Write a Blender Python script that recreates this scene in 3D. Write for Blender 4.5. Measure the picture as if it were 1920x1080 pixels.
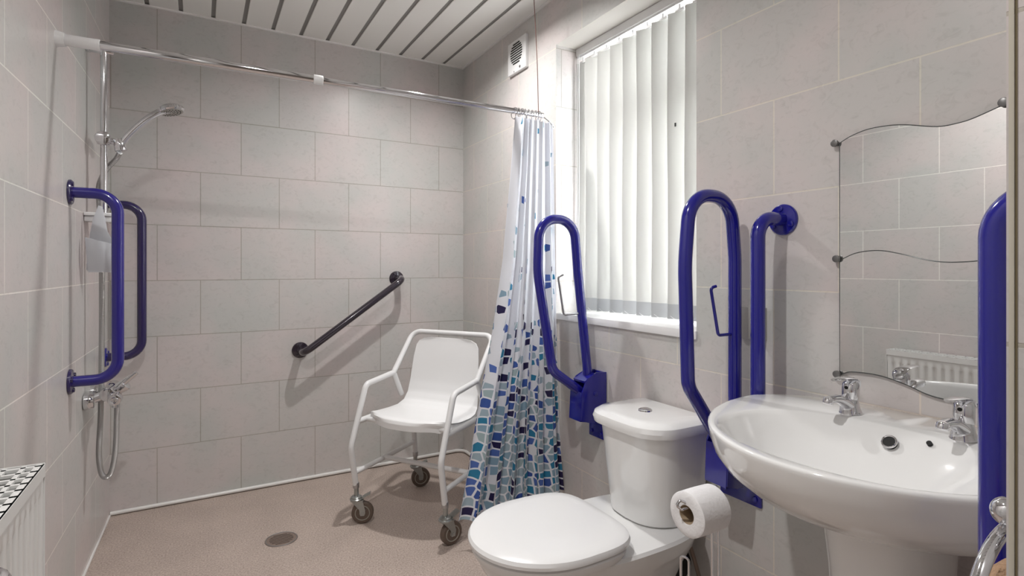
import bpy, bmesh, math, random
from mathutils import Vector, Matrix
random.seed(7)
PI = math.pi
scene = bpy.context.scene
C = scene.collection
for o in list(bpy.data.objects):
    bpy.data.objects.remove(o, do_unlink=True)

# ------------------------------------------------------------------ camera, sky, lights, exposure
CAM_H = 1.073
cam_d = bpy.data.cameras.new('camera')
cam_d.sensor_width = 36.0
cam_d.lens = 1020.4 / 1920 * 36.0
cam_d.shift_y = -(540 - 501.95) / 1920
cam_d.clip_start = 0.02
cam = bpy.data.objects.new('camera', cam_d)
cam.location = (0, 0, CAM_H)
cam.rotation_euler = (PI / 2, 0, -0.5193)
C.objects.link(cam)
scene.camera = cam
scene.view_settings.view_transform = 'Standard'
scene.view_settings.look = 'None'
scene.view_settings.gamma = 1.0
scene.view_settings.use_curve_mapping = False
scene.view_settings.exposure = 0.34

world = bpy.data.worlds.new('sky')
scene.world = world
world.use_nodes = True
wn = world.node_tree
bg = wn.nodes['Background']
bg.inputs['Color'].default_value = (0.95, 0.97, 1.0, 1)
bg.inputs['Strength'].default_value = 10.5

LAMP_W = 9.5
LAMP_COL = (1.0, 0.982, 0.966)
LAMPS = [(0.85, 2.06, 1.05), (0.08, 0.80, 1.05), (0.10, -0.50, 0.3)]  # last lamp is an unseen weak fill, added behind the camera

# ------------------------------------------------------------------ helpers
def cleanmesh(bm, flat=False):
    bmesh.ops.recalc_face_normals(bm, faces=bm.faces)

class MB:
    """collects geometry in world coordinates, links as one mesh object"""
    def __init__(self):
        self.bm = bmesh.new()
        self.uv = None
    def box(self, a, b, bevel=0.0, seg=2, rot=None):
        bm2 = bmesh.new()
        bmesh.ops.create_cube(bm2, size=1.0)
        c = [(a[i] + b[i]) / 2 for i in range(3)]
        s = [abs(b[i] - a[i]) for i in range(3)]
        for v in bm2.verts:
            v.co = Vector((v.co.x * s[0], v.co.y * s[1], v.co.z * s[2]))
        if bevel > 0:
            bmesh.ops.bevel(bm2, geom=bm2.edges[:], offset=min(bevel, min(s) * .45), segments=seg, affect='EDGES', profile=.6)
        M = Matrix.Translation(c) @ (rot.to_4x4() if rot else Matrix.Identity(4))
        bm2.transform(M)
        self._merge(bm2)
        return self
    def _merge(self, bm2):
        me = bpy.data.meshes.new('tmp')
        bm2.to_mesh(me); bm2.free()
        self.bm.from_mesh(me)
        bpy.data.meshes.remove(me)
    def rings(self, rings, cap0=True, cap1=True, closed=True):
        bm = self.bm
        vs = [[bm.verts.new(p) for p in r] for r in rings]
        n = len(rings[0])
        for i in range(len(vs) - 1):
            for j in range(n if closed else n - 1):
                k = (j + 1) % n
                try:
                    bm.faces.new((vs[i][j], vs[i][k], vs[i + 1][k], vs[i + 1][j]))
                except ValueError:
                    pass
        if closed and cap0: bm.faces.new(list(reversed(vs[0])))
        if closed and cap1: bm.faces.new(vs[-1])
        return vs
    def tube(self, pts, r, n=16, caps=True, radii=None):
        pts = [Vector(p) for p in pts]
        q = [pts[0]]; rr = [radii[0] if radii else r]
        for i, p in enumerate(pts[1:], 1):
            if (p - q[-1]).length > 1e-6:
                q.append(p); rr.append(radii[i] if radii else r)
        pts = q
        T = []
        for i in range(len(pts)):
            if i == 0: t = pts[1] - pts[0]
            elif i == len(pts) - 1: t = pts[-1] - pts[-2]
            else: t = (pts[i + 1] - pts[i]).normalized() + (pts[i] - pts[i - 1]).normalized()
            T.append(t.normalized())
        up = Vector((0, 0, 1))
        if abs(T[0].dot(up)) > .95: up = Vector((0, 1, 0))
        N = (up - T[0] * up.dot(T[0])).normalized()
        rings = []
        for i, p in enumerate(pts):
            if i:
                N = (N - T[i] * N.dot(T[i])).normalized()
            B = T[i].cross(N)
            rings.append([p + (N * math.cos(2 * PI * k / n) + B * math.sin(2 * PI * k / n)) * rr[i] for k in range(n)])
        self.rings(rings, caps, caps)
        return self
    def cyl(self, a, b, r, r2=None, n=32, bev=0.0):
        a = Vector(a); b = Vector(b)
        if bev > 0:
            L = (b - a).length; d = (b - a) / L
            pts = [a, a + d * bev * .3, a + d * bev, b - d * bev, b - d * bev * .3, b]
            r2 = r if r2 is None else r2
            self.tube(pts, r, n, radii=[r - bev, r - bev * .3, r, r2, r2 - bev * .3, r2 - bev])
        else:
            self.tube([a, b], r, n, radii=[r, r if r2 is None else r2])
        return self
    def sphere(self, c, r, s=(1, 1, 1), u=24, v=16):
        bm2 = bmesh.new()
        bmesh.ops.create_uvsphere(bm2, u_segments=u, v_segments=v, radius=r)
        bm2.transform(Matrix.Translation(c) @ Matrix.Diagonal((*s, 1)))
        self._merge(bm2); return self
    def torus(self, c, axis, R, r, n=40, m=12, a0=0, a1=2 * PI):
        axis = Vector(axis).normalized()
        up = Vector((0, 0, 1)) if abs(axis.z) < .9 else Vector((1, 0, 0))
        X = axis.cross(up).normalized(); Y = axis.cross(X).normalized()
        c = Vector(c); full = abs(a1 - a0 - 2 * PI) < 1e-6
        rings = []
        cnt = n if full else n + 1
        for i in range(cnt):
            a = a0 + (a1 - a0) * i / n
            d = X * math.cos(a) + Y * math.sin(a)
            rings.append([c + d * (R + r * math.cos(2 * PI * k / m)) + axis * r * math.sin(2 * PI * k / m) for k in range(m)])
        if full: rings.append(rings[0])
        self.rings(rings, not full, not full)
        if full: bmesh.ops.remove_doubles(self.bm, verts=self.bm.verts[:], dist=1e-7)
        return self
    def prism(self, pts, d, bevel=0.0):
        """extrude a planar polygon (3D pts) by vector d"""
        d = Vector(d)
        bm2 = bmesh.new()
        a = [bm2.verts.new(Vector(p)) for p in pts]
        f = bm2.faces.new(a)
        r = bmesh.ops.extrude_face_region(bm2, geom=[f])
        nv = [e for e in r['geom'] if isinstance(e, bmesh.types.BMVert)]
        bmesh.ops.translate(bm2, verts=nv, vec=d)
        bmesh.ops.recalc_face_normals(bm2, faces=bm2.faces)
        if bevel > 0:
            bmesh.ops.bevel(bm2, geom=bm2.edges[:], offset=bevel, segments=2, affect='EDGES', profile=.6)
        self._merge(bm2); return self
    def build(self, name, mat, root=None, smooth=True, angle=35, recalc=True):
        if recalc: bmesh.ops.recalc_face_normals(self.bm, faces=self.bm.faces)
        if root is not None:
            self.bm.transform(Matrix.Translation(-world_loc(root)))
        me = bpy.data.meshes.new(name)
        self.bm.to_mesh(me); self.bm.free()
        o = bpy.data.objects.new(name, me)
        C.objects.link(o)
        for m in (mat if isinstance(mat, (list, tuple)) else [mat]):
            me.materials.append(m)
        if root is not None: o.parent = root
        if smooth:
            me.polygons.foreach_set('use_smooth', [True] * len(me.polygons))
            me.set_sharp_from_angle(angle=math.radians(angle))
        return o

def world_loc(o):
    v = Vector(o.location)
    p = o.parent
    while p is not None:
        v += Vector(p.location); p = p.parent
    return v

def thing(name, label, cat, loc=(0, 0, 0), rz=0, group=None):
    o = bpy.data.objects.new(name, None)
    C.objects.link(o)
    o.empty_display_size = .05
    o.location = loc; o.rotation_euler = (0, 0, rz)
    o['label'] = label; o['category'] = cat
    if group: o['group'] = group
    return o

def tag(o, label, cat, group=None, kind=None):
    o['label'] = label; o['category'] = cat
    if group: o['group'] = group
    if kind: o['kind'] = kind
    return o

def copy_tree(o, parent=None):
    c = o.copy(); C.objects.link(c)
    if parent is not None: c.parent = parent
    for ch in list(o.children): copy_tree(ch, c)
    return c

def fillet(pts, rad, n=8):
    """polyline with rounded corners; rad number or list"""
    pts = [Vector(p) for p in pts]
    out = [pts[0]]
    for i in range(1, len(pts) - 1):
        r = rad[i - 1] if isinstance(rad, (list, tuple)) else rad
        p = pts[i]; a = (pts[i - 1] - p); b = (pts[i + 1] - p)
        la, lb = a.length, b.length; a.normalize(); b.normalize()
        ang = a.angle(b)
        if ang > PI - .02: out.append(p); continue
        t = min(r / math.tan(ang / 2), la * .499, lb * .499)
        rr = t * math.tan(ang / 2)
        bis = (a + b).normalized()
        cen = p + bis * (rr / math.sin(ang / 2))
        s = p + a * t - cen; e = p + b * t - cen
        tot = s.angle(e); ax = s.cross(e).normalized()
        for k in range(n + 1):
            out.append(cen + Matrix.Rotation(tot * k / n, 3, ax) @ s)
    out.append(pts[-1])
    return out

def smoothpath(pts, n=8):
    """Catmull-Rom through the points"""
    P = [Vector(p) for p in pts]
    P = [P[0] * 2 - P[1]] + P + [P[-1] * 2 - P[-2]]
    out = []
    for i in range(1, len(P) - 2):
        for k in range(n):
            t = k / n
            a, b, c, d = P[i - 1], P[i], P[i + 1], P[i + 2]
            out.append(.5 * ((2 * b) + (c - a) * t + (2 * a - 5 * b + 4 * c - d) * t * t + (3 * b - a - 3 * c + d) * t ** 3))
    out.append(P[-2])
    return out

# ------------------------------------------------------------------ materials
def srgb(r, g, b):
    f = lambda c: (c / 255 / 12.92) if c / 255 <= .04045 else ((c / 255 + .055) / 1.055) ** 2.4
    return (f(r), f(g), f(b), 1)

def mat(name, col, rough=.5, metal=0.0, coat=0.0, spec=.5, bump=None, var=None, trans=0.0, sss=0):
    m = bpy.data.materials.new(name); m.use_nodes = True
    nt = m.node_tree; b = nt.nodes['Principled BSDF']
    b.inputs['Base Color'].default_value = col
    b.inputs['Roughness'].default_value = rough
    b.inputs['Metallic'].default_value = metal
    b.inputs['Coat Weight'].default_value = coat
    b.inputs['Coat Roughness'].default_value = .05
    b.inputs['Specular IOR Level'].default_value = spec
    tc = nt.nodes.new('ShaderNodeTexCoord')
    if var:
        no = nt.nodes.new('ShaderNodeTexNoise'); no.inputs['Scale'].default_value = var[0]; no.inputs['Detail'].default_value = 4
        nt.links.new(tc.outputs['Object'], no.inputs['Vector'])
        mx = nt.nodes.new('ShaderNodeMix'); mx.data_type = 'RGBA'
        mx.inputs[6].default_value = tuple(c * (1 - var[1]) for c in col[:3]) + (1,)
        mx.inputs[7].default_value = tuple(min(1, c * (1 + var[1])) for c in col[:3]) + (1,)
        nt.links.new(no.outputs['Fac'], mx.inputs[0]); nt.links.new(mx.outputs[2], b.inputs['Base Color'])
    if bump:
        no = nt.nodes.new('ShaderNodeTexNoise'); no.inputs['Scale'].default_value = bump[0]; no.inputs['Detail'].default_value = 3
        nt.links.new(tc.outputs['Object'], no.inputs['Vector'])
        bu = nt.nodes.new('ShaderNodeBump'); bu.inputs['Strength'].default_value = bump[1]; bu.inputs['Distance'].default_value = bump[2] if len(bump) > 2 else .002
        nt.links.new(no.outputs['Fac'], bu.inputs['Height']); nt.links.new(bu.outputs['Normal'], b.inputs['Normal'])
    return m

def tile_mat(name, axis, u0, z0=0.015, W=.3378, Hh=.25, dark=1.0, grout=(184, 179, 170)):
    m = bpy.data.materials.new(name); m.use_nodes = True
    nt = m.node_tree; N = nt.nodes; L = nt.links; b = N['Principled BSDF']
    tc = N.new('ShaderNodeTexCoord'); sp = N.new('ShaderNodeSeparateXYZ'); L.new(tc.outputs['Object'], sp.inputs[0])
    cb = N.new('ShaderNodeCombineXYZ')
    su = N.new('ShaderNodeMath'); su.operation = 'SUBTRACT'; su.inputs[1].default_value = u0 + W / 2
    sv = N.new('ShaderNodeMath'); sv.operation = 'SUBTRACT'; sv.inputs[1].default_value = z0
    L.new(sp.outputs[axis], su.inputs[0]); L.new(sp.outputs[2], sv.inputs[0])
    L.new(su.outputs[0], cb.inputs[0]); L.new(sv.outputs[0], cb.inputs[1])
    br = N.new('ShaderNodeTexBrick')
    br.offset = .5; br.offset_frequency = 2; br.squash = 1.0
    br.inputs['Scale'].default_value = 1.0
    br.inputs['Mortar Size'].default_value = .002
    br.inputs['Mortar Smooth'].default_value = .15
    br.inputs['Brick Width'].default_value = W
    br.inputs['Row Height'].default_value = Hh
    br.inputs['Bias'].default_value = 0
    L.new(cb.outputs[0], br.inputs['Vector'])
    d = dark
    br.inputs['Color1'].default_value = tuple(c * d for c in srgb(203, 202, 200)[:3]) + (1,)
    br.inputs['Color2'].default_value = tuple(c * d for c in srgb(208, 202, 201)[:3]) + (1,)
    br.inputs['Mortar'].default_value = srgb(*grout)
    # soft blotches, pink and grey
    n1 = N.new('ShaderNodeTexNoise'); n1.inputs['Scale'].default_value = 4.2; n1.inputs['Detail'].default_value = 6
    L.new(tc.outputs['Object'], n1.inputs['Vector'])
    r1 = N.new('ShaderNodeValToRGB'); r1.color_ramp.elements[0].position = .38; r1.color_ramp.elements[1].position = .64
    r1.color_ramp.elements[0].color = (.925, .95, .935, 1); r1.color_ramp.elements[1].color = (1.04, .985, .98, 1)
    L.new(n1.outputs['Fac'], r1.inputs[0])
    m1 = N.new('ShaderNodeMix'); m1.data_type = 'RGBA'; m1.blend_type = 'MULTIPLY'; m1.inputs[0].default_value = 1
    L.new(br.outputs['Color'], m1.inputs[6]); L.new(r1.outputs[0], m1.inputs[7])
    # fine veins / smudges
    n2 = N.new('ShaderNodeTexNoise'); n2.inputs['Scale'].default_value = 34; n2.inputs['Detail'].default_value = 8; n2.inputs['Roughness'].default_value = .65; n2.inputs['Distortion'].default_value = 1.2
    mp = N.new('ShaderNodeMapping'); mp.inputs['Scale'].default_value = (1, 1, 1.5)
    L.new(tc.outputs['Object'], mp.inputs[0]); L.new(mp.outputs[0], n2.inputs['Vector'])
    r2 = N.new('ShaderNodeValToRGB'); r2.color_ramp.elements[0].position = .28; r2.color_ramp.elements[1].position = .48
    r2.color_ramp.elements[0].color = (.80, .80, .79, 1); r2.color_ramp.elements[1].color = (1, 1, 1, 1)
    L.new(n2.outputs['Fac'], r2.inputs[0])
    m2 = N.new('ShaderNodeMix'); m2.data_type = 'RGBA'; m2.blend_type = 'MULTIPLY'; m2.inputs[0].default_value = .62
    L.new(m1.outputs[2], m2.inputs[6]); L.new(r2.outputs[0], m2.inputs[7])
    L.new(m2.outputs[2], b.inputs['Base Color'])
    b.inputs['Roughness'].default_value = .33
    b.inputs['Specular IOR Level'].default_value = .35
    inv = N.new('ShaderNodeMath'); inv.operation = 'SUBTRACT'; inv.inputs[0].default_value = 1
    L.new(br.outputs['Fac'], inv.inputs[1])
    ad = N.new('ShaderNodeMath'); ad.operation = 'MULTIPLY_ADD'; ad.inputs[1].default_value = .06
    L.new(n2.outputs['Fac'], ad.inputs[0]); L.new(inv.outputs[0], ad.inputs[2])
    bu = N.new('ShaderNodeBump'); bu.inputs['Strength'].default_value = .55; bu.inputs['Distance'].default_value = .0016
    L.new(ad.outputs[0], bu.inputs['Height']); L.new(bu.outputs['Normal'], b.inputs['Normal'])
    return m

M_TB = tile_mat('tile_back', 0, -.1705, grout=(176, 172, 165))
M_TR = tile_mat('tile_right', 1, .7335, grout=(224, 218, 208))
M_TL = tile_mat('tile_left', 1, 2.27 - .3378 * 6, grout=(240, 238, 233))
M_TN = tile_mat('tile_nib', 1, .30)
M_NIBEND = tile_mat('tile_nib_end', 0, .53)
M_PLASTER = mat('plaster', srgb(214, 210, 204), .6, bump=(60, .15, .0008))
M_WHITE = mat('white_gloss_paint', srgb(232, 231, 228), .3)
M_SILL = mat('white_sill', srgb(240, 240, 240), .25)
M_PLANK = mat('ceiling_pvc', srgb(241, 240, 236), .25)
M_GAP = mat('ceiling_strip', srgb(138, 136, 133), .3, metal=.2)
M_CERAMIC = mat('ceramic', srgb(236, 236, 235), .08, coat=.6, spec=.5)
M_PLASTIC = mat('white_plastic', srgb(236, 236, 236), .25)
M_SEAT = mat('shower_seat_plastic', srgb(236, 236, 236), .38)
M_FRAME = mat('white_powder_coat', srgb(228, 228, 228), .32, coat=.2)
M_CHROME = mat('chrome', (.72, .72, .74, 1), .06, metal=1)
M_STEEL = mat('brushed_steel', (.45, .45, .46, 1), .3, metal=1)
M_ZINC = mat('cast_zinc', srgb(165, 168, 166), .3, metal=.85, var=(60, .12))
M_RUBBER = mat('grey_brown_rubber', srgb(98, 84, 74), .55, var=(50, .1))
M_HUB = mat('grey_hub', srgb(150, 145, 135), .4)
M_BLUE = mat('blue_gloss_paint', (.0085, .0085, .235, 1), .16, coat=.6)
M_BLUE2 = mat('indigo_gloss_paint', (.020, .014, .21, 1), .2, coat=.5)
M_PURP = mat('dark_purple_paint', (.020, .012, .085, 1), .2, coat=.6)
M_BLACKP = mat('near_black_paint', (.026, .018, .030, 1), .2, coat=.8)
M_DARK = mat('dark_hole', (.004, .004, .004, 1), .7)
M_BLACK = mat('black_rubber', (.006, .006, .006, 1), .5)
M_PAPER = mat('tissue_paper', srgb(240, 239, 240), .9, bump=(140, .5, .002))
M_CARD = mat('card_tube', srgb(170, 150, 125), .9)
M_TOWEL = mat('tan_towel', srgb(172, 140, 112), .95, var=(160, .3), bump=(260, 1.0, .004))
M_RAD = mat('radiator_enamel', srgb(226, 226, 224), .3, coat=.15)
M_GREYP = mat('grey_plate', srgb(170, 168, 163), .35, metal=.2)
M_CLIP = mat('grey_clip', srgb(120, 119, 118), .35, metal=.6)
M_WIRE = mat('dark_wire', srgb(110, 70, 62), .5)
M_HOSEBR = mat('braided_hose', srgb(120, 105, 95), .4, metal=.6)

# frosted soap tray
def translucent(name, col, fac, tcol=None, rough=.4):
    m = bpy.data.materials.new(name); m.use_nodes = True
    nt = m.node_tree; b = nt.nodes['Principled BSDF']; out = nt.nodes['Material Output']
    b.inputs['Base Color'].default_value = col; b.inputs['Roughness'].default_value = rough
    tr = nt.nodes.new('ShaderNodeBsdfTranslucent'); tr.inputs['Color'].default_value = tcol or col
    mx = nt.nodes.new('ShaderNodeMixShader'); mx.inputs[0].default_value = fac
    nt.links.new(b.outputs[0], mx.inputs[1]); nt.links.new(tr.outputs[0], mx.inputs[2]); nt.links.new(mx.outputs[0], out.inputs[0])
    return m
M_SOAP = translucent('frosted_tray', srgb(232, 234, 238), .3)
M_SLAT = translucent('blind_fabric', srgb(214, 214, 211), .2, srgb(232, 232, 229), .8)
M_WEIGHT = translucent('blind_weight_pocket', srgb(185, 187, 188), .2, srgb(190, 192, 195), .7)

# hose with rings
M_HOSE = mat('chrome_hose', (.6, .6, .6, 1), .22, metal=1)
nt = M_HOSE.node_tree
tc = nt.nodes.new('ShaderNodeTexCoord'); wv = nt.nodes.new('ShaderNodeTexWave'); wv.bands_direction = 'Z'; wv.inputs['Scale'].default_value = 90
nt.links.new(tc.outputs['Object'], wv.inputs['Vector'])
bu = nt.nodes.new('ShaderNodeBump'); bu.inputs['Strength'].default_value = 1; bu.inputs['Distance'].default_value = .002
nt.links.new(wv.outputs['Fac'], bu.inputs['Height']); nt.links.new(bu.outputs['Normal'], nt.nodes['Principled BSDF'].inputs['Normal'])

# safety vinyl floor
def floor_mat():
    m = bpy.data.materials.new('safety_vinyl'); m.use_nodes = True
    nt = m.node_tree; N = nt.nodes; L = nt.links; b = N['Principled BSDF']
    tc = N.new('ShaderNodeTexCoord')
    n1 = N.new('ShaderNodeTexNoise'); n1.inputs['Scale'].default_value = 170; n1.inputs['Detail'].default_value = 3
    n2 = N.new('ShaderNodeTexVoronoi'); n2.inputs['Scale'].default_value = 260
    n3 = N.new('ShaderNodeTexNoise'); n3.inputs['Scale'].default_value = 6; n3.inputs['Detail'].default_value = 4
    for n in (n1, n2, n3): L.new(tc.outputs['Object'], n.inputs['Vector'])
    r = N.new('ShaderNodeValToRGB')
    e = r.color_ramp.elements
    e[0].position = .30; e[0].color = srgb(158, 141, 131)
    e[1].position = .72; e[1].color = srgb(206, 191, 181)
    L.new(n1.outputs['Fac'], r.inputs[0])
    r2 = N.new('ShaderNodeValToRGB'); r2.color_ramp.elements[0].position = .05; r2.color_ramp.elements[1].position = .13
    r2.color_ramp.elements[0].color = (1, 1, 1, 1); r2.color_ramp.elements[1].color = (0, 0, 0, 1)
    L.new(n2.outputs['Distance'], r2.inputs[0])
    m1 = N.new('ShaderNodeMix'); m1.data_type = 'RGBA'; m1.inputs[7].default_value = srgb(226, 212, 200)
    L.new(r2.outputs[0], m1.inputs[0]); L.new(r.outputs[0], m1.inputs[6])
    r3 = N.new('ShaderNodeValToRGB'); r3.color_ramp.elements[0].position = .3; r3.color_ramp.elements[1].position = .7
    r3.color_ramp.elements[0].color = (.9, .9, .9, 1); r3.color_ramp.elements[1].color = (1.03, 1.03, 1.03, 1)
    L.new(n3.outputs['Fac'], r3.inputs[0])
    m2 = N.new('ShaderNodeMix'); m2.data_type = 'RGBA'; m2.blend_type = 'MULTIPLY'; m2.inputs[0].default_value = 1
    L.new(m1.outputs[2], m2.inputs[6]); L.new(r3.outputs[0], m2.inputs[7])
    L.new(m2.outputs[2], b.inputs['Base Color'])
    b.inputs['Roughness'].default_value = .5
    bu = N.new('ShaderNodeBump'); bu.inputs['Strength'].default_value = .3; bu.inputs['Distance'].default_value = .001
    L.new(n1.outputs['Fac'], bu.inputs['Height']); L.new(bu.outputs['Normal'], b.inputs['Normal'])
    return m
M_FLOOR = floor_mat()

# mosaic print shower curtain (UV = cloth coordinates in metres)
def curtain_mat():
    m = bpy.data.materials.new('mosaic_curtain'); m.use_nodes = True
    nt = m.node_tree; N = nt.nodes; L = nt.links; b = N['Principled BSDF']; out = N['Material Output']
    uv = N.new('ShaderNodeUVMap'); uv.uv_map = 'cloth'
    sc = 31.0
    v1 = N.new('ShaderNodeTexVoronoi'); v1.voronoi_dimensions = '2D'; v1.feature = 'F1'
    v2 = N.new('ShaderNodeTexVoronoi'); v2.voronoi_dimensions = '2D'; v2.feature = 'DISTANCE_TO_EDGE'
    for v in (v1, v2):
        v.inputs['Scale'].default_value = sc; v.inputs['Randomness'].default_value = .52
        L.new(uv.outputs[0], v.inputs['Vector'])
    sep = N.new('ShaderNodeSeparateColor'); L.new(v1.outputs['Color'], sep.inputs[0])
    # density by height of the cell centre
    sxy = N.new('ShaderNodeSeparateXYZ'); L.new(v1.outputs['Position'], sxy.inputs[0])
    dv = N.new('ShaderNodeMath'); dv.operation = 'MULTIPLY'; dv.inputs[1].default_value = 1.0
    L.new(sxy.outputs[1], dv.inputs[0])
    den = N.new('ShaderNodeValToRGB'); den.color_ramp.interpolation = 'LINEAR'
    el = den.color_ramp.elements
    el[0].position = 0; el[0].color = (1, 1, 1, 1)
    el[1].position = 1; el[1].color = (.03, .03, .03, 1)
    for p, c in ((.17, .98), (.25, .86), (.33, .62), (.43, .40), (.50, .24), (.58, .13), (.72, .06)):
        q = el.new(p); q.color = (c, c, c, 1)
    mr = N.new('ShaderNodeMath'); mr.operation = 'DIVIDE'; mr.inputs[1].default_value = 1.6
    L.new(dv.outputs[0], mr.inputs[0]); L.new(mr.outputs[0], den.inputs[0])
    lt = N.new('ShaderNodeMath'); lt.operation = 'LESS_THAN'; L.new(sep.outputs[0], lt.inputs[0]); L.new(den.outputs[0], lt.inputs[1])
    ed = N.new('ShaderNodeMath'); ed.operation = 'GREATER_THAN'; ed.inputs[1].default_value = .095
    L.new(v2.outputs['Distance'], ed.inputs[0])
    mk = N.new('ShaderNodeMath'); mk.operation = 'MULTIPLY'; L.new(lt.outputs[0], mk.inputs[0]); L.new(ed.outputs[0], mk.inputs[1])
    cr = N.new('ShaderNodeValToRGB'); cr.color_ramp.interpolation = 'CONSTANT'
    e = cr.color_ramp.elements
    cols = [(0, srgb(166, 186, 198)), (.20, srgb(62, 92, 166)), (.36, srgb(48, 132, 170)), (.50, srgb(38, 32, 78)), (.61, srgb(142, 172, 192)), (.76, srgb(84, 112, 184)), (.86, srgb(168, 188, 192))]
    e[0].position = 0; e[0].color = cols[0][1]; e[1].position = cols[1][0]; e[1].color = cols[1][1]
    for p, c in cols[2:]:
        q = e.new(p); q.color = c
    L.new(sep.outputs[1], cr.inputs[0])
    mx = N.new('ShaderNodeMix'); mx.data_type = 'RGBA'; mx.inputs[6].default_value = srgb(236, 238, 244)
    L.new(mk.outputs[0], mx.inputs[0]); L.new(cr.outputs[0], mx.inputs[7])
    L.new(mx.outputs[2], b.inputs['Base Color']); b.inputs['Roughness'].default_value = .45
    tr = N.new('ShaderNodeBsdfTranslucent'); L.new(mx.outputs[2], tr.inputs['Color'])
    ms = N.new('ShaderNodeMixShader'); ms.inputs[0].default_value = .3
    L.new(b.outputs[0], ms.inputs[1]); L.new(tr.outputs[0], ms.inputs[2]); L.new(ms.outputs[0], out.inputs[0])
    return m
M_CURT = curtain_mat()

M_MIRROR = mat('mirror_glass', (.79, .80, .80, 1), .01, metal=1)
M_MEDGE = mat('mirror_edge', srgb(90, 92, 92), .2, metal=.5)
M_GLASS = bpy.data.materials.new('window_glass'); M_GLASS.use_nodes = True
_n = M_GLASS.node_tree; _o = _n.nodes['Material Output']
_t = _n.nodes.new('ShaderNodeBsdfTransparent'); _t.inputs[0].default_value = (.96, .965, .96, 1)
_g = _n.nodes.new('ShaderNodeBsdfGlossy'); _g.inputs['Roughness'].default_value = .05
_m = _n.nodes.new('ShaderNodeMixShader'); _m.inputs[0].default_value = .06
_n.links.new(_t.outputs[0], _m.inputs[1]); _n.links.new(_g.outputs[0], _m.inputs[2]); _n.links.new(_m.outputs[0], _o.inputs[0])
M_LAMP = bpy.data.materials.new('lamp_lens'); M_LAMP.use_nodes = True
_b = M_LAMP.node_tree.nodes['Principled BSDF']
_b.inputs['Base Color'].default_value = (.9, .9, .9, 1); _b.inputs['Emission Color'].default_value = (*LAMP_COL, 1); _b.inputs['Emission Strength'].default_value = 6

# ------------------------------------------------------------------ room shell
D = 2.908; ZC = 2.24; Y0 = -0.95
XL = lambda y: -.344 - .0238 * (D - y)
XR = lambda y: 1.300 + .0114 * y
NIBX, NIBY = .53, .1722
def struct(o):
    o['kind'] = 'structure'; return o
def quad(b, pts): b.bm.faces.new([b.bm.verts.new(p) for p in pts])

b = MB(); b.box((-.75, Y0 - .1, -.10), (1.75, D + .15, 0)); struct(b.build('floor', M_FLOOR, smooth=False))
b = MB(); b.box((-.75, D, 0), (1.75, D + .12, ZC + .05)); struct(b.build('wall_back', M_TB, smooth=False))
b = MB(); b.prism([(XL(D), D, 0), (XL(Y0), Y0, 0), (-.75, Y0, 0), (-.75, D, 0)], (0, 0, ZC + .05)); struct(b.build('wall_left', M_TL, smooth=False))
b = MB(); b.box((-.75, Y0 - .12, 0), (1.75, Y0, ZC + .05)); struct(b.build('wall_front', mat('front_wall_darkened', srgb(118, 110, 102), .7), smooth=False))  # unseen wall, its colour darkened to give the chrome dark reflections
# right wall with window opening
WY0, WY1, WZ0, WZ1, WX = 1.163, 1.932, .868, 2.028, 1.52
b = MB()
def rp(y, z): return (XR(y), y, z)
for (ya, yb, za, zb) in ((WY1, D, 0, ZC + .05), (NIBY - .02, WY0, 0, ZC + .05), (WY0, WY1, 0, WZ0), (WY0, WY1, WZ1, ZC + .05)):
    b.prism([(XR(ya), ya, za), (XR(yb), yb, za), (WX, yb, za), (WX, ya, za)], (0, 0, zb - za))
wr = struct(b.build('wall_right', [M_TR, M_TB, M_PLASTER], smooth=False))
for p in wr.data.polygons:
    c = p.center
    if abs(p.normal.y) > .9: p.material_index = 1
    if abs(p.normal.z) > .9 and c.z > 1.9: p.material_index = 2
# nib wall beside the camera
b = MB(); b.box((NIBX, Y0, 0), (1.75, NIBY, ZC + .05)); nw = struct(b.build('wall_nib', [M_TN, M_NIBEND], smooth=False))
for p in nw.data.polygons:
    if abs(p.normal.y) > .9: p.material_index = 1
# tile trim on nib corner
b = MB()
ring0 = []
for k in range(9):
    a = PI / 2 * k / 8
    ring0.append((NIBX + .005 - .0062 * math.cos(a), NIBY - .005 + .0062 * math.sin(a)))
ring0 += [(NIBX + .002, NIBY - .008), (NIBX + .008, NIBY - .002)]
b.rings([[(x, y, 0) for x, y in ring0], [(x, y, ZC) for x, y in ring0]]); struct(b.build('trim_1', mat('tile_trim', srgb(186, 180, 166), .3)))
b = MB(); b.box((NIBX - .0004, NIBY - .0066, 0), (NIBX + .002, NIBY - .0052, ZC)); struct(b.build('trim_4', mat('old_grout', srgb(128, 116, 88), .7), smooth=False))
# ceiling: planks running along the room with grey strips between
b = MB(); b.box((-.75, Y0 - .1, ZC + .004), (1.75, D + .12, ZC + .10)); cl = struct(b.build('ceiling', [M_GAP], smooth=False))
k = 0; x = 1.335
b = MB()
while x > -.75:
    b.box((x - .1285 + .0085, Y0, ZC - .001), (x - .0085, D - .001, ZC + .0045), .002, 1)
    x -= .1285
pl = b.build('ceiling_panels', M_PLANK, smooth=False)
pl.name = 'ceiling.001'; struct(pl)
# edge trims of the ceiling
b = MB(); b.prism([(XR(D) - .010, D, ZC - .008), (XR(NIBY) - .010, NIBY, ZC - .008), (XR(NIBY), NIBY, ZC - .008), (XR(D), D, ZC - .008)], (0, 0, .008))
struct(b.build('trim_2', M_WHITE, smooth=False))
b = MB(); b.box((XL(D), D - .012, ZC - .007), (XR(D), D, ZC)); struct(b.build('trim_3', M_PLANK, smooth=False))
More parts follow.
